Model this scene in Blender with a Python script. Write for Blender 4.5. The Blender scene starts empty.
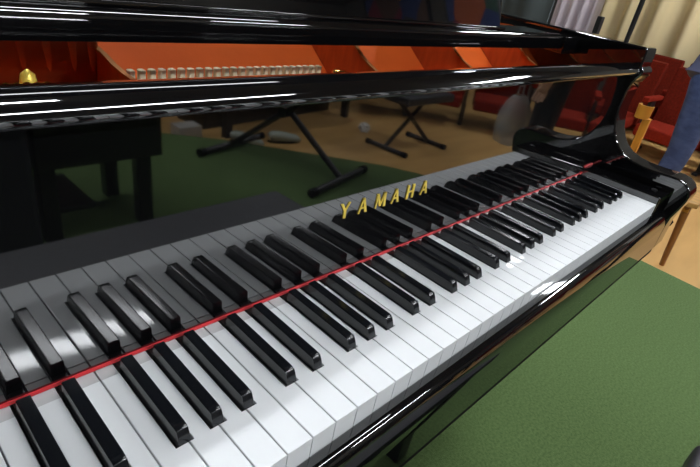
import bpy, bmesh, math, random
from mathutils import Vector, Matrix, Euler
random.seed(4)
C = bpy.context.scene.collection
PI = math.pi
W = 0.0235; L = 52 * W; Z = 0.73
FY = 0.14784; FT = 0.02411          # fallboard base and lean
HF = -0.22                          # hall floor, the piano stands on a carpeted stage

# ------------------------------------------------------------------ materials
def mat(name, col, rough=0.5, metal=0.0, ior=1.5, coat=0.0, noise=None, bump=None, emit=None, trans=0.0, alpha=1.0, sheen=0.0):
    m = bpy.data.materials.new(name); m.use_nodes = True
    nt = m.node_tree; b = nt.nodes['Principled BSDF']
    b.inputs['Base Color'].default_value = (*col, 1)
    b.inputs['Roughness'].default_value = rough
    b.inputs['Metallic'].default_value = metal
    b.inputs['IOR'].default_value = ior
    b.inputs['Coat Weight'].default_value = coat
    b.inputs['Coat Roughness'].default_value = 0.04
    b.inputs['Alpha'].default_value = alpha
    b.inputs['Transmission Weight'].default_value = trans
    b.inputs['Sheen Weight'].default_value = sheen
    if emit:
        b.inputs['Emission Color'].default_value = (*emit[0], 1)
        b.inputs['Emission Strength'].default_value = emit[1]
    if noise:                        # (scale, second colour, stretch)
        tc = nt.nodes.new('ShaderNodeTexCoord'); mp = nt.nodes.new('ShaderNodeMapping')
        mp.inputs['Scale'].default_value = noise[2] if len(noise) > 2 else (1, 1, 1)
        n = nt.nodes.new('ShaderNodeTexNoise'); n.inputs['Scale'].default_value = noise[0]; n.inputs['Detail'].default_value = 6
        r = nt.nodes.new('ShaderNodeValToRGB')
        r.color_ramp.elements[0].position = 0.35; r.color_ramp.elements[1].position = 0.65
        r.color_ramp.elements[0].color = (*col, 1); r.color_ramp.elements[1].color = (*noise[1], 1)
        nt.links.new(tc.outputs['Object'], mp.inputs['Vector']); nt.links.new(mp.outputs['Vector'], n.inputs['Vector'])
        nt.links.new(n.outputs['Fac'], r.inputs['Fac']); nt.links.new(r.outputs['Color'], b.inputs['Base Color'])
    if bump:                         # (scale, strength, distance)
        tc = nt.nodes.new('ShaderNodeTexCoord')
        n = nt.nodes.new('ShaderNodeTexNoise'); n.inputs['Scale'].default_value = bump[0]; n.inputs['Detail'].default_value = 4
        bp = nt.nodes.new('ShaderNodeBump'); bp.inputs['Strength'].default_value = bump[1]; bp.inputs['Distance'].default_value = bump[2]
        nt.links.new(tc.outputs['Object'], n.inputs['Vector']); nt.links.new(n.outputs['Fac'], bp.inputs['Height'])
        nt.links.new(bp.outputs['Normal'], b.inputs['Normal'])
    return m

M = {}
M['lacquer'] = mat('black_polish', (0.003, 0.003, 0.0035), 0.03, ior=2.15)
M['ivory'] = mat('white_key', (0.80, 0.82, 0.83), 0.05, ior=1.45)
M['ebony'] = mat('black_key', (0.006, 0.007, 0.009), 0.17, ior=1.6)
M['keywood'] = mat('grey_key_stick', (0.52, 0.53, 0.53), 0.6)
M['felt'] = mat('red_felt', (0.62, 0.012, 0.02), 0.95, sheen=0.3)
M['brass'] = mat('brass', (0.95, 0.70, 0.14), 0.25, metal=1.0)
M['gilt'] = mat('gilt_inlay', (0.98, 0.74, 0.12), 0.35, metal=0.35)
M['iron'] = mat('bronze_painted_iron', (0.84, 0.150, 0.022), 0.6, ior=1.25, metal=0.0, noise=(9, (0.74, 0.125, 0.018)), bump=(120, 0.25, 0.001))
M['iron_dark'] = mat('bronze_painted_rib', (0.52, 0.115, 0.026), 0.38, metal=0.2, noise=(30, (0.40, 0.08, 0.02), (1, 3, .6)), bump=(120, 0.2, 0.001))
M['casting'] = mat('brown_bronze_casting', (0.36, 0.085, 0.03), 0.35, metal=0.3, bump=(120, 0.2, 0.001))
M['edge'] = mat('rib_edge_bronze', (0.40, 0.17, 0.06), 0.8, ior=1.15)
M['cream'] = mat('cream_felt', (0.80, 0.70, 0.48), 0.9)
M['steel'] = mat('steel', (0.6, 0.6, 0.6), 0.2, metal=1.0)
M['carpet'] = mat('green_carpet', (0.062, 0.112, 0.026), 0.95, noise=(140, (0.100, 0.165, 0.050)), bump=(420, 0.6, 0.004))
M['woodfloor'] = mat('tan_floor', (0.50, 0.285, 0.095), 0.42, noise=(1.6, (0.60, 0.36, 0.125), (1, 5, 1)))
M['red'] = mat('red_fabric', (0.135, 0.013, 0.006), 0.9, ior=1.12, noise=(60, (0.09, 0.010, 0.005)), bump=(500, 0.3, 0.002))
M['red_cushion'] = mat('red_cushion_fabric', (0.22, 0.02, 0.010), 0.9, ior=1.12, noise=(60, (0.17, 0.015, 0.008)))
M['blackmetal'] = mat('black_metal', (0.012, 0.012, 0.013), 0.4)
M['blackvinyl'] = mat('black_vinyl', (0.03, 0.03, 0.036), 0.5, bump=(60, 0.2, 0.003))
M['rubber'] = mat('rubber', (0.004, 0.004, 0.004), 0.7, ior=1.2)
M['blackwood'] = mat('black_wood', (0.010, 0.010, 0.010), 0.3)
M['curtain'] = mat('beige_curtain', (0.74, 0.60, 0.34), 0.9, noise=(3, (0.64, 0.52, 0.29), (1, 1, .05)))
M['sheer'] = mat('pale_blind', (0.78, 0.70, 0.74), 0.8, noise=(5, (0.62, 0.54, 0.58), (1, 1, .05)))
M['darkcurtain'] = mat('dark_curtain', (0.085, 0.105, 0.105), 0.9)
M['wall'] = mat('wall_paint', (0.085, 0.078, 0.065), 0.9, noise=(1.2, (0.07, 0.065, 0.055)))
M['ceil'] = mat('ceiling_paint', (0.06, 0.058, 0.056), 0.95, noise=(2, (0.05, 0.05, 0.048)))
M['lamp'] = mat('lamp_tube', (1, 1, 1), 0.5, emit=((0.93, 0.96, 1.0), 90.0))
M['lamp_soft'] = mat('dimmer_lamp_tube', (1, 1, 1), 0.5, emit=((0.93, 0.96, 1.0), 30.0))
M['panes'] = mat('daylight_pane', (0.8, 0.8, 0.8), 0.2, emit=((0.85, 0.93, 1.0), 6.0))
M['fixture'] = mat('white_fixture', (0.7, 0.7, 0.7), 0.5)
M['jeans'] = mat('blue_denim', (0.030, 0.050, 0.130), 0.9, noise=(14, (0.055, 0.085, 0.19), (1, 1, 2)), bump=(18, 0.5, 0.02))
M['greyblue'] = mat('grey_blue_jacket', (0.10, 0.11, 0.20), 0.9)
M['blackcloth'] = mat('black_trousers', (0.010, 0.010, 0.011), 0.9)
M['palecloth'] = mat('pale_jacket', (0.52, 0.50, 0.48), 0.85, bump=(14, 0.6, 0.03))
M['skin'] = mat('skin', (0.50, 0.28, 0.18), 0.5)
M['hair'] = mat('dark_hair', (0.02, 0.013, 0.009), 0.6)
M['eye'] = mat('eye', (0.03, 0.02, 0.015), 0.2)
M['lip'] = mat('lip', (0.42, 0.14, 0.12), 0.5)
M['chairwood'] = mat('orange_varnished_wood', (0.56, 0.24, 0.030), 0.3, noise=(5, (0.46, 0.18, 0.022), (1, 8, 1)))
M['chairseat'] = mat('tan_seat_wood', (0.62, 0.36, 0.12), 0.3, noise=(5, (0.34, 0.18, 0.05), (5, 1, 1)))
M['chairleg'] = mat('brown_chair_leg', (0.22, 0.085, 0.014), 0.35)
M['bluebag'] = mat('blue_cloth', (0.02, 0.06, 0.42), 0.6)
M['plastic'] = mat('cloudy_plastic', (0.46, 0.45, 0.43), 0.35, alpha=0.5)
M['paper'] = mat('white_paper', (0.75, 0.75, 0.73), 0.8)
M['shoe'] = mat('pale_shoe', (0.38, 0.42, 0.36), 0.6)
M['greybox'] = mat('grey_card', (0.45, 0.44, 0.42), 0.7)
def art_mat(name, seed):
    m = bpy.data.materials.new(name); m.use_nodes = True; nt = m.node_tree; b = nt.nodes['Principled BSDF']
    tc = nt.nodes.new('ShaderNodeTexCoord'); v = nt.nodes.new('ShaderNodeTexVoronoi'); v.inputs['Scale'].default_value = 2.0
    mp = nt.nodes.new('ShaderNodeMapping'); mp.inputs['Location'].default_value = (seed, seed * .7, 0); mp.inputs['Scale'].default_value = (1.4, 1, 0.7)
    sp = nt.nodes.new('ShaderNodeSeparateColor'); r = nt.nodes.new('ShaderNodeValToRGB'); r.color_ramp.interpolation = 'CONSTANT'
    cols = [(0.02, 0.045, 0.17), (0.42, 0.09, 0.02), (0.03, 0.09, 0.06), (0.10, 0.05, 0.03), (0.20, 0.02, 0.04), (0.05, 0.045, 0.04)]
    cr = r.color_ramp
    while len(cr.elements) < 6: cr.elements.new(.2 + .1 * len(cr.elements))
    for i in range(6): cr.elements[i].position = (0, .30, .42, .54, .66, .78)[i]
    for i, c in enumerate(cols): cr.elements[i].color = (*c, 1)
    nt.links.new(tc.outputs['Object'], mp.inputs['Vector']); nt.links.new(mp.outputs['Vector'], v.inputs['Vector'])
    nt.links.new(v.outputs['Color'], sp.inputs['Color']); nt.links.new(sp.outputs['Red'], r.inputs['Fac'])
    nt.links.new(r.outputs['Color'], b.inputs['Base Color']); b.inputs['Roughness'].default_value = .6
    return m

# ------------------------------------------------------------------ mesh helpers
def link(name, me, m, parent=None):
    o = bpy.data.objects.new(name, me); C.objects.link(o)
    if m is not None: me.materials.append(m)
    if parent: o.parent = parent
    return o
def obj(name, bm, m, parent=None, smooth=False, angle=None):
    bmesh.ops.recalc_face_normals(bm, faces=bm.faces)
    me = bpy.data.meshes.new(name); bm.to_mesh(me); bm.free()
    if smooth or angle:
        for p in me.polygons: p.use_smooth = True
        if angle: me.set_sharp_from_angle(angle=math.radians(angle))
    o = link(name, me, m, parent)
    if angle:
        wn_ = o.modifiers.new('Weighted Normal', 'WEIGHTED_NORMAL'); wn_.keep_sharp = True; wn_.weight = 90
    return o
def box(bm, a, b, bev=0.0, seg=2, mtx=None):
    r = bmesh.ops.create_cube(bm, size=1); vs = r['verts']
    for v in vs:
        v.co = Vector([(a[i] + b[i]) / 2 + v.co[i] * (b[i] - a[i]) for i in range(3)])
    if bev:
        es = list({e for v in vs for e in v.link_edges})
        rr = bmesh.ops.bevel(bm, geom=es, offset=bev, segments=seg, affect='EDGES', profile=0.5)
        vs = list({v for f in rr['faces'] for v in f.verts} | {v for v in vs if v.is_valid})
    if mtx:
        for v in vs: v.co = mtx @ v.co
    return vs
def Bx(a, b, bev=0.0, seg=2, mtx=None):
    bm = bmesh.new(); box(bm, a, b, bev, seg, mtx); return bm
def prism(bm, prof, ax, a, b, bev=0.0, seg=2):
    """closed outline `prof` in the two other axes, extruded along axis ax from a to b"""
    def P(u, v, w):
        c = [0, 0, 0]; o = [i for i in range(3) if i != ax]; c[o[0]] = u; c[o[1]] = v; c[ax] = w; return Vector(c)
    lo = [bm.verts.new(P(u, v, a)) for u, v in prof]; hi = [bm.verts.new(P(u, v, b)) for u, v in prof]
    n = len(prof); fs = [bm.faces.new(lo), bm.faces.new(hi[::-1])]
    for i in range(n): fs.append(bm.faces.new((lo[i], lo[(i + 1) % n], hi[(i + 1) % n], hi[i])))
    bmesh.ops.recalc_face_normals(bm, faces=fs)
    if bev:
        es = [e for e in {e for f in fs[:2] for e in f.edges}]
        bmesh.ops.bevel(bm, geom=es, offset=bev, segments=seg, affect='EDGES', profile=0.5)
    return bm
def tube(bm, pts, rad, n=12, flat=1.0):
    pts = [Vector(p) for p in pts]; rings = []
    up = Vector((0, 0, 1))
    for i, p in enumerate(pts):
        t = (pts[min(i + 1, len(pts) - 1)] - pts[max(i - 1, 0)]).normalized()
        u = up if abs(t.dot(up)) < .95 else Vector((0, 1, 0))
        s = t.cross(u).normalized(); w = s.cross(t).normalized()
        r = rad[i] if isinstance(rad, (list, tuple)) else rad
        rings.append([bm.verts.new(p + s * r * math.cos(2 * PI * k / n) + w * r * flat * math.sin(2 * PI * k / n)) for k in range(n)])
    for a, b in zip(rings, rings[1:]):
        for k in range(n): bm.faces.new((a[k], a[(k + 1) % n], b[(k + 1) % n], b[k]))
    bm.faces.new(rings[0][::-1]); bm.faces.new(rings[-1]); return bm
def T(pts, rad, n=12, flat=1.0): return tube(bmesh.new(), pts, rad, n, flat)
def lathe(bm, prof, c, n=24):
    rings = []
    for r, z in prof:
        rings.append([bm.verts.new((c[0] + r * math.cos(2 * PI * k / n), c[1] + r * math.sin(2 * PI * k / n), c[2] + z)) for k in range(n)])
    for a, b in zip(rings, rings[1:]):
        for k in range(n): bm.faces.new((a[k], a[(k + 1) % n], b[(k + 1) % n], b[k]))
    bm.faces.new(rings[0][::-1]); bm.faces.new(rings[-1]); return bm
def thing(name, label, cat, loc=(0, 0, 0), rz=0, group=None):
    o = bpy.data.objects.new(name, None); C.objects.link(o); o.location = loc; o.rotation_euler = (0, 0, rz)
    tag(o, label, cat, group); return o
def tag(o, label, cat, group=None):
    o['label'] = label; o['category'] = cat
    if group: o['group'] = group
    return o
def struct(o): o['kind'] = 'structure'; return o
def stuff(o): o['kind'] = 'stuff'; return o
def dup(root, loc, rz, label):
    r = root.copy(); C.objects.link(r); r.location = loc; r.rotation_euler = (0, 0, rz); r['label'] = label
    for ch in list(root.children):
        c = ch.copy(); C.objects.link(c); c.parent = r
        for g in ch.children:
            d = g.copy(); C.objects.link(d); d.parent = c
    return r
def mirx(bm, cx):
    for v in bm.verts: v.co.x = 2 * cx - v.co.x
    bmesh.ops.reverse_faces(bm, faces=bm.faces); return bm

# ------------------------------------------------------------------ the hall
X0, X1, Y0, Y1, CZ = -4.0, 7.4, -6.0, 6.0, 3.4
struct(obj('floor', Bx((X0, Y0, HF - .1), (X1, Y1, HF)), M['woodfloor']))
struct(obj('ceiling', Bx((X0, Y0, CZ), (X1, Y1, CZ + .1)), M['ceil']))
struct(obj('wall_left', Bx((X0 - .1, Y0, HF), (X0, Y1, CZ)), M['wall']))
struct(obj('wall_right', Bx((X1, Y0, HF), (X1 + .1, Y1, CZ)), M['wall']))
struct(obj('wall_back', Bx((X0, Y1, HF), (X1, Y1 + .1, CZ)), M['wall']))
struct(obj('wall_front', Bx((X0, Y0 - .1, HF), (X1, Y0, CZ)), M['wall']))
# window behind the pale blinds
wb = bmesh.new()
for a, b in (((X1 - .05, 2.45, .5), (X1, 2.5, 1.8)), ((X1 - .05, 3.02, .5), (X1, 3.07, 1.8)), ((X1 - .05, 2.45, .44), (X1, 3.07, .5)), ((X1 - .05, 2.45, 1.8), (X1, 3.07, 1.86))): box(wb, a, b)
wn = struct(obj('window_1', wb, M['fixture']))
obj('pane', Bx((X1 - .03, 2.5, .5), (X1 - .012, 3.02, 1.8)), M['panes'], wn)

# carpeted stage platform with a cut corner
st = bmesh.new()
outl = [(-3.2, 3.2), (2.80, 3.2), (2.765, .2), (2.75, -.1), (2.745, -.7), (2.725, -1.05), (2.68, -1.22), (2.58, -1.42), (2.46, -1.57), (2.30, -1.77), (1.95, -2.2), (1.5, -2.6), (.6, -2.9), (-3.2, -2.9)]
prism(st, outl, 2, HF, 0.0, bev=.004)
tag(obj('stage_platform', st, M['carpet']), 'green carpeted stage platform under the piano, with a rounded corner', 'stage')

# ------------------------------------------------------------------ grand piano
piano = thing('grand_piano', 'glossy black grand piano with open fallboard and gold lettering, on the green carpet', 'piano')
notch = 0.0058
def has_black(k): return k % 7 in (2, 3, 4, 6, 0) and 2 <= k <= 51
off = {2: .0028, 3: 0, 4: -.0028, 6: .0025, 0: -.0025}
g = .0005
for i in range(52):                                  # i counts white keys from the treble end
    xr = L - W * i - g; xl = L - W * (i + 1) + g
    yb = .1350; yf = 0.0
    out = [(xl, yf), (xr, yf)]
    if has_black(i):
        c = L - W * i + off[i % 7] - .0066
        out += [(xr, .0495), (c, .0495), (c, yb)]
    else: out += [(xr, yb)]
    if has_black(i + 1):
        c = L - W * (i + 1) + off[(i + 1) % 7] + .0066
        out += [(c, yb), (c, .0495), (xl, .0495)]
    else: out += [(xl, yb)]
    bm = bmesh.new(); prism(bm, out, 2, Z - .0225, Z)
    top = [e for e in bm.edges if all(abs(v.co.z - Z) < 1e-6 for v in e.verts)]
    bmesh.ops.bevel(bm, geom=top, offset=.0007, segments=2, affect='EDGES', profile=.5)
    wk = obj('white_key', bm, M['ivory'], piano, angle=50)
    a_ = out[3][0] if has_black(i) else xr; b_ = out[-2][0] if has_black(i + 1) else xl
    obj('key_stick', Bx((b_ + .0002, .1351, Z - .018), (a_ - .0002, FY + .014, Z - .0008)), M['keywood'], wk)
for k in range(2, 52):
    if not has_black(k): continue
    c = L - W * k + off[k % 7]
    bm = bmesh.new(); h = .0122
    prof = [(-.0054, 0.0), (-.0050, .0020), (-.0046, h), (.0046, h), (.0050, .0020), (.0054, 0.0)]
    sec = []
    for (y, z_top, sx) in ((.0497, .0012, 1.0), (.0512, .0060, .95), (.0535, .0105, .93), (.0560, h - .0001, .96), (.0600, h, 1.0), (.1372, h, 1.0)):
        f = z_top / h
        sec.append([bm.verts.new((c + sx * px, y, Z - .001 + pz * f)) for px, pz in prof])
    for a, b in zip(sec, sec[1:]):
        for j in range(6): bm.faces.new((a[j], a[(j + 1) % 6], b[(j + 1) % 6], b[j]))
    bm.faces.new(sec[0][::-1]); bm.faces.new(sec[-1])
    es = [e for e in bm.edges if e.verts[0].co.z > Z + .0108 and e.verts[1].co.z > Z + .0108 and abs(e.verts[0].co.x - e.verts[1].co.x) < .001 and abs(e.verts[0].co.x - c) > .003]
    bmesh.ops.bevel(bm, geom=es, offset=.0011, segments=3, affect='EDGES', profile=.5)
    bk = obj('black_key', bm, M['ebony'], piano, angle=35)
    obj('key_stick', Bx((c - .0048, .1374, Z - .018), (c + .0048, FY + .014, Z - .0004)), M['blackwood'], bk)

# fallboard: leaning panel with a rolled top lip
def fy(z, d=0.0): return FY + math.tan(FT) * (z - Z) + d
prof = [(fy(Z + .0005), Z + .0005), (fy(.9245), .9245), (.1440, .9250), (.1375, .9270), (.1330, .9305), (.1315, .9340), (.1335, .9375), (.1385, .9410), (.1465, .9435), (.156, .9440), (.170, .9420), (.183, .9370), (.185, .930), (.176, .922), (.1740, .915), (fy(Z, .018), Z + .0005)]
bm = bmesh.new(); prism(bm, prof, 0, .0005, L - .0005)
obj('fallboard', bm, M['lacquer'], piano, angle=40)
prof2 = [(a, max(b, .7445)) for a, b in prof]
for x0, x1 in ((L - .0005, 1.2715), (-.0495, .0005)):
    bm = bmesh.new(); prism(bm, prof2, 0, x0, x1)
    obj('fallboard_end', bm, M['lacquer'], piano, angle=40)

# brass letters set in the fallboard
def stroke(bm, p, q, w, u0, z0, h):
    """a bar between letter points p and q (unit square) laid on the fallboard"""
    p = Vector((u0 + p[0], z0 + p[1] * h)); q = Vector((u0 + q[0], z0 + q[1] * h))
    hw = w / 2
    pts = [(p.x - hw, p.y), (p.x + hw, p.y), (q.x + hw, q.y), (q.x - hw, q.y)]
    if abs(p.y - q.y) < 1e-6:
        pts = [(p.x, p.y - hw * .6), (q.x, p.y - hw * .6), (q.x, p.y + hw * .6), (p.x, p.y + hw * .6)]
    f = [bm.verts.new((x, fy(z) - .0012, z)) for x, z in pts]; b = [bm.verts.new((x, fy(z) + .0004, z)) for x, z in pts]
    bm.faces.new(f); bm.faces.new(b[::-1])
    for i in range(4): bm.faces.new((f[i], b[i], b[(i + 1) % 4], f[(i + 1) % 4]))
lw = .0125
glyph = {'Y': [((0.05, 1), (.5, .48), 1), ((.95, 1), (.5, .48), .6), ((.5, .5), (.5, 0), 1)],
         'A': [((.06, 0), (.5, 1), .6), ((.94, 0), (.5, 1), 1), ((.22, .33), (.78, .33), .8)],
         'M': [((.04, 0), (.12, 1), .6), ((.12, 1), (.5, .1), 1), ((.88, 1), (.5, .1), .6), ((.96, 0), (.88, 1), 1)],
         'H': [((.1, 0), (.1, 1), 1), ((.9, 0), (.9, 1), 1), ((.1, .5), (.9, .5), .8)]}
for i, ch in enumerate('YAMAHA'):
    bm = bmesh.new(); u0 = .5315 + i * .0272; w_ = lw * (1.25 if ch == 'M' else 1)
    for p, q, s in glyph[ch]:
        stroke(bm, (p[0] * w_, p[1]), (q[0] * w_, q[1]), .0035 * s, u0, .7980, .0172)
    obj('letter', bm, M['gilt'], piano)

# red felt strip along the foot of the fallboard, climbing over the cheek block
bm = bmesh.new()
box(bm, (.0, FY - .0016, Z + .0002), (L - .001, FY - .0002, Z + .0030))
pts = [(L - .002, Z + .0016), (L + .003, Z + .005), (L + .006, Z + .0145), (L + .026, Z + .0158), (L + .047, Z + .0150)]
for a, b in zip(pts, pts[1:]):
    vs = [(a[0], a[1] - .0014), (b[0], b[1] - .0014), (b[0], b[1] + .0014), (a[0], a[1] + .0014)]
    f = [bm.verts.new((x, FY - .0022, z)) for x, z in vs]; k = [bm.verts.new((x, FY - .0003, z)) for x, z in vs]
    bm.faces.new(f); bm.faces.new(k[::-1])
    for i in range(4): bm.faces.new((f[i], k[i], k[(i + 1) % 4], f[(i + 1) % 4]))
obj('felt_strip', bm, M['felt'], piano)

# cheek blocks
for s in (0, 1):
    bm = Bx((L + .0012, -.002, .690), (1.2716, FY - .0002 + .02, .7435), .003, 3)
    bs = bmesh.new(); lathe(bs, [(.0055, 0), (.0055, .0012), (.0045, .0020), (.0010, .0020)], (1.2585, .020, .7433), 20)
    if s: mirx(bm, L / 2); mirx(bs, L / 2)
    cb = obj('cheek_block', bm, M['lacquer'], piano, angle=40)
    obj('screw_cap', bs, M['blackmetal'], cb, angle=40)

# keyslip: thin flat top, long rounded shoulder, upright face
prof = [(-.0008, .640), (-.0008, .7088), (-.0016, .7095), (-.0095, .7095)]
for i in range(1, 13):
    a = PI / 2 * i / 12
    prof.append((-.0095 - .0125 * math.sin(a), .675 + .0345 * math.cos(a)))
prof += [(-.0222, .634), (-.0205, .630), (-.004, .630)]
bm = bmesh.new(); prism(bm, prof, 0, -.0495, 1.2716)
obj('keyslip', bm, M['lacquer'], piano, angle=40)
obj('slip_shadow_strip', Bx((-.0494, -.0208, .6235), (1.2714, -.002, .6294)), M['rubber'], piano)  # black strip stands in for the shadow line under the keyslip
obj('key_frame', Bx((0.0, .003, .680), (L, FY + .016, .7095)), M['blackwood'], piano)
obj('keybed', Bx((-.0494, .0, .600), (1.2714, .33, .629)), M['blackwood'], piano)

# arms / sides of the case
arm = [(-.018, .629), (-.0222, .634), (-.0222, .680), (-.0245, .700), (-.0310, .722), (-.0350, .738), (-.0360, .748), (-.033, .758), (-.027, .766), (-.018, .7715), (-.006, .7745), (.010, .7745), (.035, .7730), (.060, .7735), (.080, .7765), (.098, .7825), (.112, .7920), (.124, .8060), (.133, .8230), (.1385, .8420), (.1410, .8650), (.1400, .8950), (.1370, .9120), (.1330, .9210), (.1290, .9270), (.1270, .9330), (.1290, .9390), (.1340, .9430), (.1345, .9680), (.1360, .9745), (.1400, .9765)]
arm += [(1.0, .9765), (1.0, .605), (.02, .605), (.02, .629)]
for s in (0, 1):
    bm = bmesh.new(); prism(bm, arm, 0, 1.272, 1.330, bev=.0035, seg=3)
    if s: mirx(bm, L / 2)
    obj('case_side', bm, M['lacquer'], piano, angle=40)
# bent tail of the case behind the straight sides
def wallpath(bm, pts, t, z0, z1):
    n = len(pts); o = []; i_ = []
    for k, (x, y) in enumerate(pts):
        a = Vector(pts[max(k - 1, 0)]); b = Vector(pts[min(k + 1, n - 1)]); d = (b - a).normalized(); nn = Vector((d.y, -d.x))
        o.append((x, y)); i_.append((x - nn.x * t, y - nn.y * t))
    vo = [[bm.verts.new((x, y, z)) for z in (z0, z1)] for x, y in o]; vi = [[bm.verts.new((x, y, z)) for z in (z0, z1)] for x, y in i_]
    for k in range(n - 1):
        bm.faces.new((vo[k][0], vo[k + 1][0], vo[k + 1][1], vo[k][1])); bm.faces.new((vi[k][0], vi[k][1], vi[k + 1][1], vi[k + 1][0]))
        bm.faces.new((vo[k][1], vo[k + 1][1], vi[k + 1][1], vi[k][1])); bm.faces.new((vo[k][0], vi[k][0], vi[k + 1][0], vo[k + 1][0]))
    for k in (0, -1): bm.faces.new((vo[k][0], vo[k][1], vi[k][1], vi[k][0]))
pts = [(1.330, 1.0), (1.325, 1.12), (1.29, 1.24), (1.20, 1.36), (1.06, 1.46), (.92, 1.56), (.80, 1.68), (.70, 1.80), (.58, 1.89), (.42, 1.94), (.25, 1.95), (.10, 1.91), (-.03, 1.80), (-.09, 1.65), (-.108, 1.45), (-.108, 1.0)]
bm = bmesh.new(); wallpath(bm, pts, .055, .605, .9765)
obj('case_tail', bm, M['lacquer'], piano, angle=50)

# bronze painted iron plate: floor, back wall and ribs
pi_ = [(-.045, .19), (1.27, .19), (1.27, 1.2), (1.0, 1.42), (.8, 1.58), (.6, 1.8), (.3, 1.86), (.0, 1.75), (-.045, 1.4)]
bm = bmesh.new(); prism(bm, pi_, 2, .835, .853)
plate = obj('iron_plate', bm, M['iron'], piano)
bm = bmesh.new()
prism(bm, [(.352, .850), (.352, .866), (.362, .875), (.470, .955), (.485, .958), (.490, .850)], 0, -.045, 1.268)
obj('capo_wall', bm, M['iron'], plate, angle=40)
def rib(x0, x1, crest):
    # a web whose crest sweeps up in a hollow curve
    pr = [(crest[0][0], .852)] + crest + [(.460, crest[-1][1]), (.460, .852)]
    bm = bmesh.new(); prism(bm, pr, 0, x0, x1)
    r = obj('rib', bm, M['iron_dark'], plate)
    be = bmesh.new()
    for (a, b) in zip(crest, crest[1:]):
        va = [(x0 - .0008, a[0], a[1]), (x1 + .0008, a[0], a[1]), (x1 + .0008, b[0], b[1]), (x0 - .0008, b[0], b[1])]
        lo = [be.verts.new(v) for v in va]; hi = [be.verts.new((v[0], v[1] - .0012, v[2] + .0018)) for v in va]
        be.faces.new(lo[::-1]); be.faces.new(hi)
        for i in range(4): be.faces.new((lo[i], lo[(i + 1) % 4], hi[(i + 1) % 4], hi[i]))
    obj('rib_edge', be, M['edge'], r)
low = [(.292, .9035), (.315, .9048), (.338, .9075), (.358, .9120), (.376, .9145), (.395, .9160)]
high = [(.272, .9020), (.288, .9085), (.302, .9135), (.316, .9205), (.328, .9290), (.340, .9400), (.352, .9560)]
rib(.387, .3905, low); rib(.704, .708, high); rib(.934, .938, high); rib(1.165, 1.169, high); rib(.05, .054, low)
# folds of the bass bridge casting seen at the far left
bm = bmesh.new()
prism(bm, [(.376, .853), (.366, .958), (.440, .958), (.440, .853)], 0, .12, .3865)
for x in (.300, .325, .346, .368, .385):
    tube(bm, [(x, .392, .853), (x - .002, .380, .90), (x - .006, .372, .96)], [.012, .009, .008], 12)
obj('casting_folds', bm, M['casting'], plate, smooth=True)
# dampers: cream felt heads in a row
for i in range(24):
    x = .404 + .0107 * i
    bm = Bx((x - .0032, .332, .852), (x + .0032, .3395, .9040), .001, 1)
    d = obj('damper_head', bm, M['cream'], piano)
obj('damper_rail', Bx((.395, .318, .852), (.66, .331, .8900), .002), M['blackwood'], piano)
bm = lathe(bmesh.new(), [(.004, 0), (.006, .020), (.011, .030), (.0135, .036), (.011, .042), (.003, .044)], (.662, .305, .862), 20)
obj('rail_knob', bm, M['brass'], piano, smooth=True)
for i in range(11):
    bm = lathe(bmesh.new(), [(.0032, 0), (.0032, .030), (.0038, .031), (.0038, .036), (.001, .0375)], (.800 + .0125 * i, .300, .853), 10)
    obj('tuning_pin', bm, M['steel'], piano, smooth=True)
for i in range(8):
    bm = lathe(bmesh.new(), [(.004, 0), (.004, .044), (.003, .050), (.001, .051)], (.268 + .0075 * i, .305, .853), 12)
    obj('agraffe', bm, M['brass'], piano, smooth=True)
bm = T([(.312, .325, .853), (.312, .325, .897), (.312, .325, .905), (.312, .325, .909)], [.0055, .0070, .0055, .001], 24)
obj('brass_bushing', bm, M['gilt'], piano, smooth=True)
# strings over the plate
bm = bmesh.new()
for i in range(60):
    x = .45 + i * .0115
    tube(bm, [(x, .445, .875), (x - .15, 1.35 - .006 * i, .875)], .0006, 4)
stuff(obj('strings', bm, M['steel'], piano))

# music shelf (front rail + top) and music desk
rail = [(.268, .944), (.268, .961), (.2695, .9655), (.2730, .9682), (.2790, .9690), (.335, .9690), (.335, .9600), (.292, .9600), (.288, .944)]
bm = bmesh.new(); prism(bm, rail, 0, .005, 1.205)
obj('music_shelf', bm, M['lacquer'], piano, angle=40)
for x0, x1 in ((1.206, 1.2716), (-.0495, .004)):
    obj('shelf_runner', Bx((x0, .262, .935), (x1, .60, .966), .002), M['lacquer'], piano, angle=40)
a = math.radians(14)
mt = Matrix.Translation((0, .286, .9692)) @ Matrix.Rotation(-a, 4, 'X')
bm = Bx((.235, 0, 0), (.995, .016, .24), .003, 2, mt)
obj('music_desk', bm, M['lacquer'], piano, angle=40)
obj('desk_ledge', Bx((.235, .277, .9692), (.995, .2855, .9735), .001), M['lacquer'], piano, angle=40)
for x in (.40, .83):
    obj('desk_prop', T([(x, .325, 1.08), (x, .334, .972)], .005, 8), M['brass'], piano)

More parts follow.
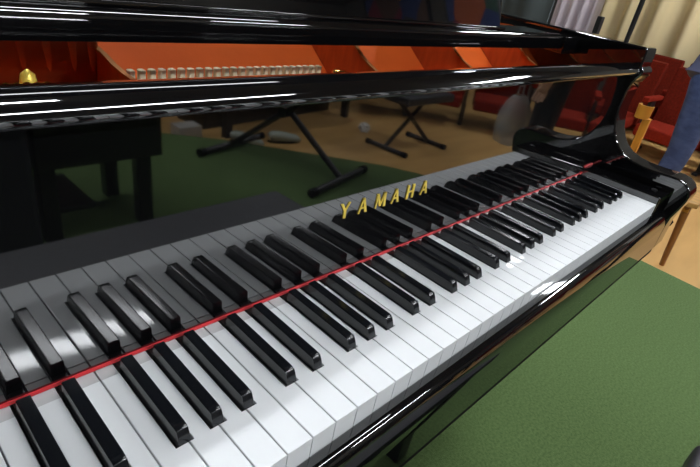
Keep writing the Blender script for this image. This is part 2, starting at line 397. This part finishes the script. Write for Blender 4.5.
# legs, lyre
def pleg(x, y):
    bm = bmesh.new()
    lathe(bm, [(.035, .055), (.038, .10), (.048, .30), (.056, .50), (.060, .56), (.075, .57), (.075, .603)], (x, y, 0), 8)
    l = obj('leg', bm, M['lacquer'], piano)
    c = bmesh.new(); tube(c, [(x - .012, y, .026), (x + .012, y, .026)], .026, 20)
    obj('caster', c, M['brass'], l, angle=40)
    c = lathe(bmesh.new(), [(.020, .045), (.030, .050), (.034, .056)], (x, y, 0), 16); obj('caster_cup', c, M['brass'], l, angle=40)
pleg(.04, .30); pleg(1.18, .30); pleg(.40, 1.66)
ly = obj('pedal_lyre', Bx((.50, .34, .075), (.72, .42, .125), .006), M['lacquer'], piano)
for x in (.545, .675): obj('lyre_post', T([(x, .38, .12), (x, .38, .602)], .016, 16), M['lacquer'], ly, angle=40)
for x in (.55, .61, .67): obj('pedal', T([(x, .34, .085), (x, .27, .080), (x, .22, .070)], [.007, .009, .013], 12, .4), M['brass'], ly, smooth=True)

# ------------------------------------------------------------------ seats for one player, in front of the keyboard
pb = thing('piano_bench', 'black padded piano bench close in front of the keyboard', 'bench', (.655, -.392, 0))
obj('cushion', Bx((-.37, -.158, .415), (.37, .158, .470), .012, 4), M['blackvinyl'], pb, angle=40)
obj('apron', Bx((-.34, -.135, .355), (.34, .135, .4149), .003), M['blackwood'], pb)
for sx in (-1, 1):
    for sy in (-1, 1):
        obj('leg', Bx((sx * .32 - .022, sy * .113 - .022, 0), (sx * .32 + .022, sy * .113 + .022, .3549), .003), M['blackwood'], pb)

# X-braced stand carrying a digital keyboard
ks = thing('keyboard_stand', 'black X-braced keyboard stand with its feet on the green carpet', 'stand', (2.0, -1.68, 0), math.radians(-14))
for s in (-1, 1):
    y = s * .38
    ft = obj('foot', T([(-.25, y, .026), (.25, y, .026)], .020, 14), M['blackmetal'], ks, angle=40)
    obj('rubber_cap', T([(-.275, y, .026), (-.235, y, .026)], .0235, 14), M['rubber'], ft, angle=40)
    obj('rubber_cap', T([(.235, y, .026), (.275, y, .026)], .0235, 14), M['rubber'], ft, angle=40)
    obj('cross_tube', T([(s * .018, y, .025), (s * .018, -y, .600)], .017, 12), M['blackmetal'], ks, angle=40)
    obj('support_arm', T([(-.20, -y, .612), (.20, -y, .612)], .016, 12), M['blackmetal'], ks, angle=40)
obj('pivot', T([(-.05, 0, .3125), (.05, 0, .3125)], .03, 16), M['blackmetal'], ks, angle=40)
dk = thing('digital_keyboard', 'black digital keyboard resting on the X-braced stand', 'keyboard', (2.0, -1.68, .6285), math.radians(-14))
obj('body', Bx((-.17, -.66, 0), (.17, .66, .10), .012, 3), M['blackmetal'], dk, angle=40)
bm = bmesh.new()
for i in range(36): box(bm, (-.155, -.62 + i * .0345, .0985), (-.02, -.62 + i * .0345 + .0335, .108), .001, 1)
stuff(obj('keys', bm, M['ivory'], dk))

# X-legged padded bench on the hall floor
xb = thing('folding_bench', 'black X-legged padded bench on the tan floor', 'bench', (3.67, -2.065, HF))
for s in (-1, 1):
    x = s * .27
    ft = obj('foot', T([(x, -.19, .020), (x, .19, .020)], .019, 14), M['blackmetal'], xb, angle=40)
    obj('rubber_cap', T([(x, -.215, .02), (x, -.17, .02)], .0225, 14), M['rubber'], ft, angle=40)
    obj('rubber_cap', T([(x, .17, .02), (x, .215, .02)], .0225, 14), M['rubber'], ft, angle=40)
    obj('cross_tube', T([(x, s * .02, .02), (-x * .8, s * .02, .40)], .018, 12), M['blackmetal'], xb, angle=40)
obj('seat_pad', Bx((-.31, -.18, .40), (.31, .18, .47), .02, 4), M['blackvinyl'], xb, angle=40)

# black table on the stage
tb = thing('side_table', 'low black wooden table with square legs on the green carpet', 'table', (.86, -1.58, 0))
obj('table_top', Bx((-.20, -.22, .29), (.25, .22, .45), .006), M['blackwood'], tb)
for sx, sy in ((-.16, .16), (.19, .16), (-.16, -.14), (.18, -.14)):
    obj('leg', Bx((sx - .028, sy - .028, 0), (sx + .028, sy + .028, .2899), .003), M['blackwood'], tb)
obj('shelf_board', Bx((-.18, -.17, .10), (.0, .17, .12), .003), M['blackwood'], tb)
cs = tag(obj('added_dark_case', Bx((-.55, -1.95, 0), (.63, -1.27, .60), .02, 3), M['blackvinyl']), 'large black case added beside the low table to darken the fallboard reflection', 'case')  # added dark mass, blackens the left end of the fallboard reflection
up_ = thing('added_dark_piano', 'black upright piano shape added beyond the carpet to darken the fallboard reflection', 'piano', (3.05, -3.30, HF), math.radians(-6))  # added dark shape, hides bright floor in the fallboard reflection
obj('case', Bx((-.76, -.18, .0), (.76, .18, 1.12), .008), M['blackwood'], up_)
obj('lid', Bx((-.78, -.20, 1.1205), (.78, .21, 1.145), .006), M['blackwood'], up_)
obj('key_shelf', Bx((-.76, .1805, .62), (.76, .46, .74), .008), M['blackwood'], up_)
obj('lower_panel', Bx((-.70, .1805, .14), (.70, .19, .60), .003), M['blackwood'], up_)
for x in (-.72, .72): obj('leg', Bx((x - .03, .38, .0), (x + .03, .44, .6195), .004), M['blackwood'], up_)
# small things on the floor behind
bm = Bx((2.02, -3.02, HF), (2.20, -2.88, HF + .09), .004); tag(obj('carton', bm, M['greybox']), 'small grey carton on the tan floor past the carpet', 'box')
def shoe(x, y, z, rz, label):
    bm = bmesh.new()
    m_ = Matrix.Translation((x, y, z)) @ Matrix.Rotation(rz, 4, 'Z')
    tube(bm, [(-.12, 0, .045), (-.10, 0, .052), (-.04, 0, .050), (.04, 0, .036), (.10, 0, .028), (.135, 0, .020)], [.030, .040, .042, .040, .036, .012], 14, .95)
    for v in bm.verts: v.co.z = max(v.co.z, .012); v.co = m_ @ v.co
    o = obj('shoe', bm, M['shoe'], None, smooth=True); tag(o, label, 'shoe')
    sb = bmesh.new(); lathe(sb, [(.04, 0), (.044, .005), (.042, .013), (.02, .014)], (0, 0, 0), 20)
    for v in sb.verts: v.co.x *= 3.1; v.co = m_ @ v.co
    obj('sole', sb, M['rubber'], o)
shoe(2.42, -2.62, HF, 1.0, 'pale green shoe on the floor beyond the carpet, nearer the grey carton')
shoe(2.72, -2.55, HF, .4, 'pale green shoe on the floor beyond the carpet, farther from the grey carton')
bm = bmesh.new(); bmesh.ops.create_icosphere(bm, subdivisions=3, radius=.05)
for v in bm.verts: v.co *= random.uniform(.6, 1.15); v.co.z = max(v.co.z, -.035); v.co += Vector((3.62, -2.52, HF + .035))
tag(obj('paper_scrap', bm, M['paper']), 'crumpled white paper scrap on the tan floor', 'paper')

# ------------------------------------------------------------------ red seats
def seat(label, loc, rz):
    t = thing('theatre_seat', label, 'seat', loc, rz, None)
    # local: faces -x, sits at the origin, width along y
    bm = bmesh.new(); prism(bm, [(-.02, .17), (.05, .17), (.15, .80), (.12, .83), (.07, .82)], 1, -.265, .265, bev=.015, seg=3)
    obj('backrest', bm, M['red'], t, angle=50)
    obj('seat_cushion', Bx((-.47, -.255, .20), (-.005, .255, .32), .03, 4), M['red_cushion'], t, angle=50)
    for s in (1,):
        ar = obj('armrest', Bx((-.38, s * .285 - .03, .50), (.02, s * .285 + .03, .545), .012, 3), M['red_cushion'], t, angle=50)
        obj('arm_support', Bx((-.22, s * .285 - .015, .16), (-.10, s * .285 + .015, .4999)), M['blackmetal'], ar)
    obj('pedestal', Bx((-.16, .262, .02), (-.11, .308, .2), .003), M['blackmetal'], t)
    obj('floor_foot', Bx((-.28, .262, 0), (.06, .308, .022), .003), M['blackmetal'], t)
    return t
row = []
# points along a gently curved row
path = [(6.02, 3.1), (6.02, 1.2), (5.95, .0), (5.75, -1.2), (5.35, -2.1), (4.85, -2.85), (4.2, -3.5), (3.4, -4.0)]
def along(s):
    for a, b in zip(path, path[1:]):
        d = math.dist(a, b)
        if s <= d:
            t = s / d; return a[0] + (b[0] - a[0]) * t, a[1] + (b[1] - a[1]) * t, math.atan2(b[0] - a[0], -(b[1] - a[1]))
        s -= d
    return None
ordn = ['first', 'second', 'third', 'fourth', 'fifth', 'sixth', 'seventh', 'eighth', 'ninth', 'tenth', 'eleventh', 'twelfth', 'thirteenth', 'fourteenth', 'fifteenth']
s0 = None
k = 0
for i in range(11):
    r = along(.35 + .63 * i)
    if not r: break
    x, y, a = r; a *= .9
    lab = 'red upholstered seat in the front row, %s counting from the curtain end' % ordn[i]
    if s0 is None: s0 = seat(lab, (x, y, HF), a)
    else: dup(s0, (x, y, HF), a, lab)
for i in range(9):
    lab = 'red upholstered seat in the back row against the curtains, %s from the window end' % ordn[i]
    dup(s0, (6.90, 2.75 - .60 * i, HF), 0, lab)
for o in C.objects:
    if o.name.startswith('theatre_seat'): o['group'] = 'red theatre seats'

# ------------------------------------------------------------------ wooden chair right of the piano
wc = thing('wooden_chair', 'orange varnished wooden chair with curved back rail beside the piano arm', 'chair', (0, 0, 0))
bm = bmesh.new(); prism(bm, [(3.17, .13), (3.56, .13), (3.60, .20), (3.60, .50), (3.52, .58), (3.22, .58), (3.15, .50), (3.14, .20)], 2, .205, .232, bev=.006, seg=3)
obj('seat', bm, M['chairseat'], wc, angle=40)
obj('seat_rail', Bx((3.19, .16, .165), (3.55, .19, .2049)), M['chairwood'], wc)
obj('leg', T([(3.20, .175, .204), (3.38, .172, HF)], [.020, .014], 12), M['chairleg'], wc, angle=40)
obj('leg', T([(3.57, .52, .204), (3.64, .54, HF)], [.020, .014], 12), M['chairleg'], wc, angle=40)
obj('back_post', Bx((3.468, .572, HF), (3.505, .612, .500), .006, 3), M['chairwood'], wc, angle=40)
obj('back_post', Bx((3.16, .48, HF), (3.20, .53, .2049), .006, 3), M['chairwood'], wc, angle=40)
bm = bmesh.new(); n = 16; ra = []
for i in range(n + 1):
    t = math.radians(-35 + 235 * i / n); cx, cy = 3.49, .625
    ra.append([bm.verts.new((cx - rr * math.sin(t), cy + rr * math.cos(t), z)) for rr, z in ((.030, .490), (.039, .490), (.042, .565), (.033, .565))])
for a_, b_ in zip(ra, ra[1:]):
    for j in range(4): bm.faces.new((a_[j], a_[(j + 1) % 4], b_[(j + 1) % 4], b_[j]))
bm.faces.new(ra[0][::-1]); bm.faces.new(ra[-1])
obj('back_rail', bm, M['chairwood'], wc, angle=50)
bm = bmesh.new(); bmesh.ops.create_icosphere(bm, subdivisions=3, radius=1)
for v in bm.verts:
    v.co = Vector((v.co.x * .13, v.co.y * .12, v.co.z * .11)) * random.uniform(.93, 1.05)
    v.co.z = max(v.co.z, -.10); v.co += Vector((4.4, .98, HF + .10))
bag = tag(obj('blue_bag', bm, M['bluebag'], smooth=True), 'small bright blue bag on the floor behind the wooden chair', 'bag')
obj('bag_handle', T([(4.34, .98, HF + .20), (4.36, .98, HF + .27), (4.44, .98, HF + .27), (4.46, .98, HF + .20)], .006, 8), M['bluebag'], bag)

# ------------------------------------------------------------------ people
def skinned(name, V, E, R, m, parent=None, root=0, sub=2):
    me = bpy.data.meshes.new(name); me.from_pydata([tuple(v) for v in V], E, [])
    o = link(name, me, m, parent)
    md = o.modifiers.new('Skin', 'SKIN'); md.use_smooth_shade = True
    if not me.skin_vertices:
        bpy.context.view_layer.objects.active = o
    for i, sv in enumerate(me.skin_vertices[0].data):
        r = R[i]; sv.radius = r if isinstance(r, tuple) else (r, r)
        sv.use_root = (i == root)
    s = o.modifiers.new('Subdivision', 'SUBSURF'); s.levels = sub; s.render_levels = sub
    return o
def chain(V, E, R, start, pts):
    p = start
    for q, r in pts:
        V.append(Vector(q)); R.append(r)
        if p is not None: E.append((p, len(V) - 1))
        p = len(V) - 1
    return p
def person(label, loc, rz, top, bottom, shoe_m, arm_pose, foot=.13):
    # local: faces +x, up z, 1.68 m tall; left side +y
    root = thing('person', label, 'person', loc, rz)
    V, E, R = [Vector((0, 0, .93))], [], [(.100, .080)]
    c = chain(V, E, R, 0, [((0, 0, 1.08), (.09, .075)), ((.01, 0, 1.24), (.105, .08)), ((0, 0, 1.36), (.085, .06)), ((0, 0, 1.44), .052), ((.012, 0, 1.50), .052), ((.015, 0, 1.545), (.088, .092)), ((.012, 0, 1.62), (.086, .092)), ((.005, 0, 1.665), .045)])
    chest = 3
    for s in (-1, 1):
        chain(V, E, R, 0, [((0, s * .09, .86), .075), ((.01, s * .105, .66), .075), ((.02, s * .115, .47), .056), ((0, s * .122, .30), .050), ((-.012, s * foot, .10), .036), ((.0, s * foot, .045), .036), ((.11, s * (foot + .02), .03), .033)])
        pose = arm_pose[s]
        w = chain(V, E, R, chest, [((0, s * .160, 1.365), .040), (pose[0], .034), (pose[1], .026), (pose[2], (.034, .020))])
        wr = Vector(pose[1]); pa = Vector(pose[2]); d = (pa - wr).normalized()
        side = Vector((1, 0, 0)); side = (side - d * side.dot(d)).normalized(); nrm = d.cross(side)
        for j, (o_, ln) in enumerate(((.027, .070), (.010, .080), (-.008, .074), (-.025, .058))):
            b = pa + side * o_ + d * .03
            chain(V, E, R, w, [(b, .0095), (b + d * ln * .5 + nrm * .006, .0085), (b + d * ln * .85 + nrm * .022, .007)])
        chain(V, E, R, w, [(wr + d * .03 + side * .040, .011), (wr + d * .065 + side * .058, .009)])
    body = skinned('body', V, E, R, M['skin'], root)
    # clothes
    V, E, R = [Vector((0, 0, .96))], [], [(.150, .112)]
    chain(V, E, R, 0, [((0, 0, 1.02), (.140, .108))])
    for s in (-1, 1):
        chain(V, E, R, 0, [((0, s * .092, .86), .104), ((.01, s * .108, .66), .092), ((.02, s * .118, .47), .078), ((0, s * .124, .30), .074), ((-.01, s * foot, .12), .068), ((-.01, s * foot, .075), .066)])
    skinned('trousers', V, E, R, bottom, root)
    V, E, R = [Vector((0, 0, 1.10))], [], [(.150, .118)]
    chain(V, E, R, 0, [((0, 0, .97), (.160, .124)), ((0, 0, .90), (.162, .126))])
    ch = chain(V, E, R, 0, [((.01, 0, 1.24), (.160, .118)), ((0, 0, 1.355), (.135, .095)), ((0, 0, 1.43), .060)])
    for s in (-1, 1):
        pose = arm_pose[s]
        e_, w_ = Vector(pose[0]), Vector(pose[1])
        chain(V, E, R, 4, [((0, s * .165, 1.37), .074), (e_, .052), (e_.lerp(w_, .9), .040)])
    skinned('jacket', V, E, R, top, root)
    # hair, face
    bm = bmesh.new(); bmesh.ops.create_uvsphere(bm, u_segments=24, v_segments=16, radius=1)
    for v in bm.verts: v.co = Vector((v.co.x * .100 - .010, v.co.y * .088, v.co.z * .115 + 1.610)); 
    bmesh.ops.delete(bm, geom=[v for v in bm.verts if v.co.x > .045 and v.co.z < 1.655], context='VERTS')
    obj('hair', bm, M['hair'], root, smooth=True)
    for s in (-1, 1):
        bm = bmesh.new(); bmesh.ops.create_uvsphere(bm, u_segments=12, v_segments=8, radius=.0085)
        for v in bm.verts: v.co += Vector((.0905, s * .031, 1.585))
        obj('eye', bm, M['eye'], root, smooth=True)
        bm = bmesh.new(); bmesh.ops.create_uvsphere(bm, u_segments=12, v_segments=8, radius=1)
        for v in bm.verts: v.co = Vector((v.co.x * .018 + .01, v.co.y * .009 + s * .084, v.co.z * .03 + 1.575))
        obj('ear', bm, M['skin'], root, smooth=True)
        bm = T([(-.05, s * foot, .035), (0, s * foot, .045), (.08, s * (foot + .012), .038), (.15, s * (foot + .022), .028), (.175, s * (foot + .025), .022)], [.038, .048, .046, .040, .018], 14, .9)
        for v in bm.verts: v.co.z = max(v.co.z, 0.001)
        obj('shoe', bm, shoe_m, root, smooth=True)
    obj('nose', T([(.095, 0, 1.585), (.112, 0, 1.562), (.108, 0, 1.548)], [.008, .013, .010], 10), M['skin'], root, smooth=True)
    obj('mouth', T([(.092, -.024, 1.522), (.100, 0, 1.520), (.092, .024, 1.522)], [.003, .008, .003], 8, .7), M['lip'], root, smooth=True)
    return root
down = {-1: ((.0, -.235, 1.10), (.04, -.25, .87), (.06, -.25, .80)), 1: ((.0, .235, 1.10), (.04, .25, .87), (.06, .25, .80))}
up = {-1: ((.05, -.22, 1.12), (.24, -.10, 1.16), (.30, -.06, 1.19)), 1: ((.05, .22, 1.12), (.24, .10, 1.16), (.30, .06, 1.19))}
person('person in blue jeans and grey-blue jacket standing at the right edge', (4.20, .500, HF), math.radians(-82), M['greyblue'], M['jeans'], M['rubber'], up)
hold = {-1: ((.02, -.225, 1.12), (.20, -.19, .98), (.26, -.18, .95)), 1: ((.0, .235, 1.10), (.04, .25, .87), (.06, .25, .80))}
person('person in black trousers and pale jacket, seen mirrored in the fallboard', (3.5, -.88, HF), math.radians(-112), M['palecloth'], M['blackcloth'], M['rubber'], down)

# cloudy plastic bag hanging from the person's hand
pbx, pby, pbz = 3.5, -1.10, .12
bm = bmesh.new(); rings = []
for z, rx, ry in ((.0, .05, .05), (.03, .13, .09), (.12, .16, .10), (.22, .15, .09), (.30, .10, .06), (.34, .05, .03)):
    rings.append([bm.verts.new((pbx + rx * math.cos(2 * PI * k / 22) * (1 + .12 * math.sin(5 * k + z * 30)), pby + ry * math.sin(2 * PI * k / 22) * (1 + .12 * math.cos(3 * k)), pbz - .0 + z)) for k in range(22)])
for a_, b_ in zip(rings, rings[1:]):
    for kk in range(22): bm.faces.new((a_[kk], a_[(kk + 1) % 22], b_[(kk + 1) % 22], b_[kk]))
bm.faces.new(rings[0][::-1])
pg = tag(obj('plastic_bag', bm, M['plastic'], smooth=True), 'cloudy translucent plastic bag hanging from a hand, mirrored in the fallboard', 'bag')
obj('bag_handle', T([(pbx - .04, pby, pbz + .33), (pbx - .03, pby, pbz + .40), (pbx + .03, pby, pbz + .40), (pbx + .04, pby, pbz + .33)], .006, 8), M['plastic'], pg)

# ------------------------------------------------------------------ stands behind the piano
ms = thing('microphone_stand', 'thin black microphone stand rising behind the piano rim', 'stand', (2.15, .45, 0))
obj('pole', T([(0, 0, .03), (0, 0, 1.45)], .008, 12), M['blackmetal'], ms, angle=40)
obj('base', lathe(bmesh.new(), [(.13, 0), (.13, .012), (.05, .03), (.012, .04)], (0, 0, 0), 28), M['blackmetal'], ms, angle=40)
obj('clutch', T([(0, 0, .86), (0, 0, .93)], .014, 12), M['rubber'], ms, angle=40)
obj('microphone', T([(0, 0, 1.45), (0, 0, 1.58), (0, 0, 1.60), (0, 0, 1.64), (0, 0, 1.66)], [.012, .016, .026, .026, .012], 14), M['blackmetal'], ms, smooth=True)
m2 = thing('post_stand', 'short thick black post standing behind the piano rim, left of the thin stand', 'stand', (2.55, .705, 0))
obj('post', Bx((-.018, -.010, .02), (.018, .010, .978), .003), M['blackmetal'], m2)
obj('base', lathe(bmesh.new(), [(.09, 0), (.09, .015), (.03, .025)], (0, 0, 0), 24), M['blackmetal'], m2, angle=40)

# ------------------------------------------------------------------ curtains, blinds, paintings, lamps
def pleats(name, label, y0, y1, x, z0, z1, m, step, amp, sharp=1.0, phase=0):
    bm = bmesh.new(); n = int((y1 - y0) / .02); cols = []
    for i in range(n + 1):
        y = y0 + (y1 - y0) * i / n
        t = (y * 1.0 / step + .25 * math.sin(y * 2.3 + phase)) * 2 * PI
        d = amp * (math.sin(t) + .35 * math.sin(2 * t + 1 + phase))
        cols.append([bm.verts.new((x + d, y, z)) for z in (z0, z1)])
    for a_, b_ in zip(cols, cols[1:]): bm.faces.new((a_[0], b_[0], b_[1], a_[1]))
    o = obj(name, bm, m, smooth=True)
    md = o.modifiers.new('Thickness', 'SOLIDIFY'); md.thickness = .006
    return tag(o, label, 'curtain')
pleats('curtain', 'long beige pleated curtain hanging behind the red seats', .6, 2.42, 7.22, HF + .03, 1.95, M['curtain'], .30, .06)
pleats('curtain', 'pale pinkish pleated curtain over the bright window', 2.45, 3.04, 7.24, HF + .03, 1.95, M['sheer'], .15, .035)
pleats('curtain', 'dark grey curtain left of the bright window, behind the music desk', 3.08, 5.6, 7.22, HF + .03, 1.95, M['darkcurtain'], .5, .04, phase=2)
rod = tag(obj('curtain_rail', T([(7.22, .5, 1.98), (7.22, 5.7, 1.98)], .02, 10), M['fixture']), 'straight rail carrying the curtains along the side wall', 'curtain rail')
for i, (yc, zc, w, h, lab) in enumerate(((-3.45, 2.45, .42, .55, 'smaller abstract painting in orange and blue on the side wall, nearer the beige curtain'), (-4.85, 2.75, .62, .55, 'larger abstract painting in blue, orange and green, nearer the hall corner'))):
    t = thing('painting', lab, 'painting', (X1 - .03, yc, zc), PI / 2)
    obj('canvas', Bx((-w, -.01, -h), (w, .02, h)), art_mat('abstract_art_%d' % i, 3.3 * i + 4.2), t)
    fb = bmesh.new()
    for a_, b_ in (((-w - .04, -.03, -h - .04), (w + .04, .03, -h)), ((-w - .04, -.03, h), (w + .04, .03, h + .04)), ((-w - .04, -.03, -h), (-w, .03, h)), ((w, -.03, -h), (w + .04, .03, h))): box(fb, a_, b_)
    obj('frame', fb, M['blackwood'], t)
def lamp(x, y, ln, rz, label, w=.16, m='lamp'):
    t = thing('ceiling_light', label, 'lamp', (x, y, CZ - .12), rz)
    obj('housing', Bx((-ln / 2 - .03, -w / 2 - .03, .03), (ln / 2 + .03, w / 2 + .03, .12), .006), M['fixture'], t)
    obj('tube', Bx((-ln / 2, -w / 2, -.01), (ln / 2, w / 2, .0299), .004), M[m], t)
lamp(.65, -3.07, 2.4, 0, 'long fluorescent ceiling light over the carpet behind the player')
lamp(1.5, -.75, 2.0, 0, 'long fluorescent ceiling light over the piano keyboard and bench', .16, 'lamp_soft')
lamp(4.6, -4.7, 1.5, 0, 'added ceiling light over the tan floor near the paintings, brightening that side of the hall', .13)  # added fill light for the far side of the hall
lamp(2.6, 3.5, 1.5, 0, 'fluorescent ceiling light beyond the far edge of the stage', .12)
lamp(.45, 1.25, 1.2, 0, 'unseen ceiling light set above the piano tail to brighten the iron plate', .10)  # unseen light placed here to brighten the iron plate
lamp(5.5, -.75, 1.5, PI / 2, 'added ceiling light brightening the red seats and curtains', .3)  # added fill light, lifts the seats and curtains

# ------------------------------------------------------------------ world, camera
w = bpy.data.worlds.new('World'); bpy.context.scene.world = w; w.use_nodes = True
w.node_tree.nodes['Background'].inputs['Color'].default_value = (.6, .65, .7, 1)
w.node_tree.nodes['Background'].inputs['Strength'].default_value = .3
cd = bpy.data.cameras.new('camera'); cam = bpy.data.objects.new('camera', cd); C.objects.link(cam)
cam.location = (0.17808, -0.16237, 1.03828)
cam.rotation_mode = 'XYZ'; cam.rotation_euler = (1.06828, -0.1675, -0.78556)
cd.sensor_fit = 'HORIZONTAL'; cd.sensor_width = 36; cd.lens = 513.94 * 36 / 700; cd.clip_start = .01
sc = bpy.context.scene; sc.camera = cam
sc.view_settings.view_transform = 'Standard'; sc.view_settings.look = 'None'
sc.view_settings.exposure = 0.0; sc.view_settings.gamma = 1; sc.view_settings.use_curve_mapping = False
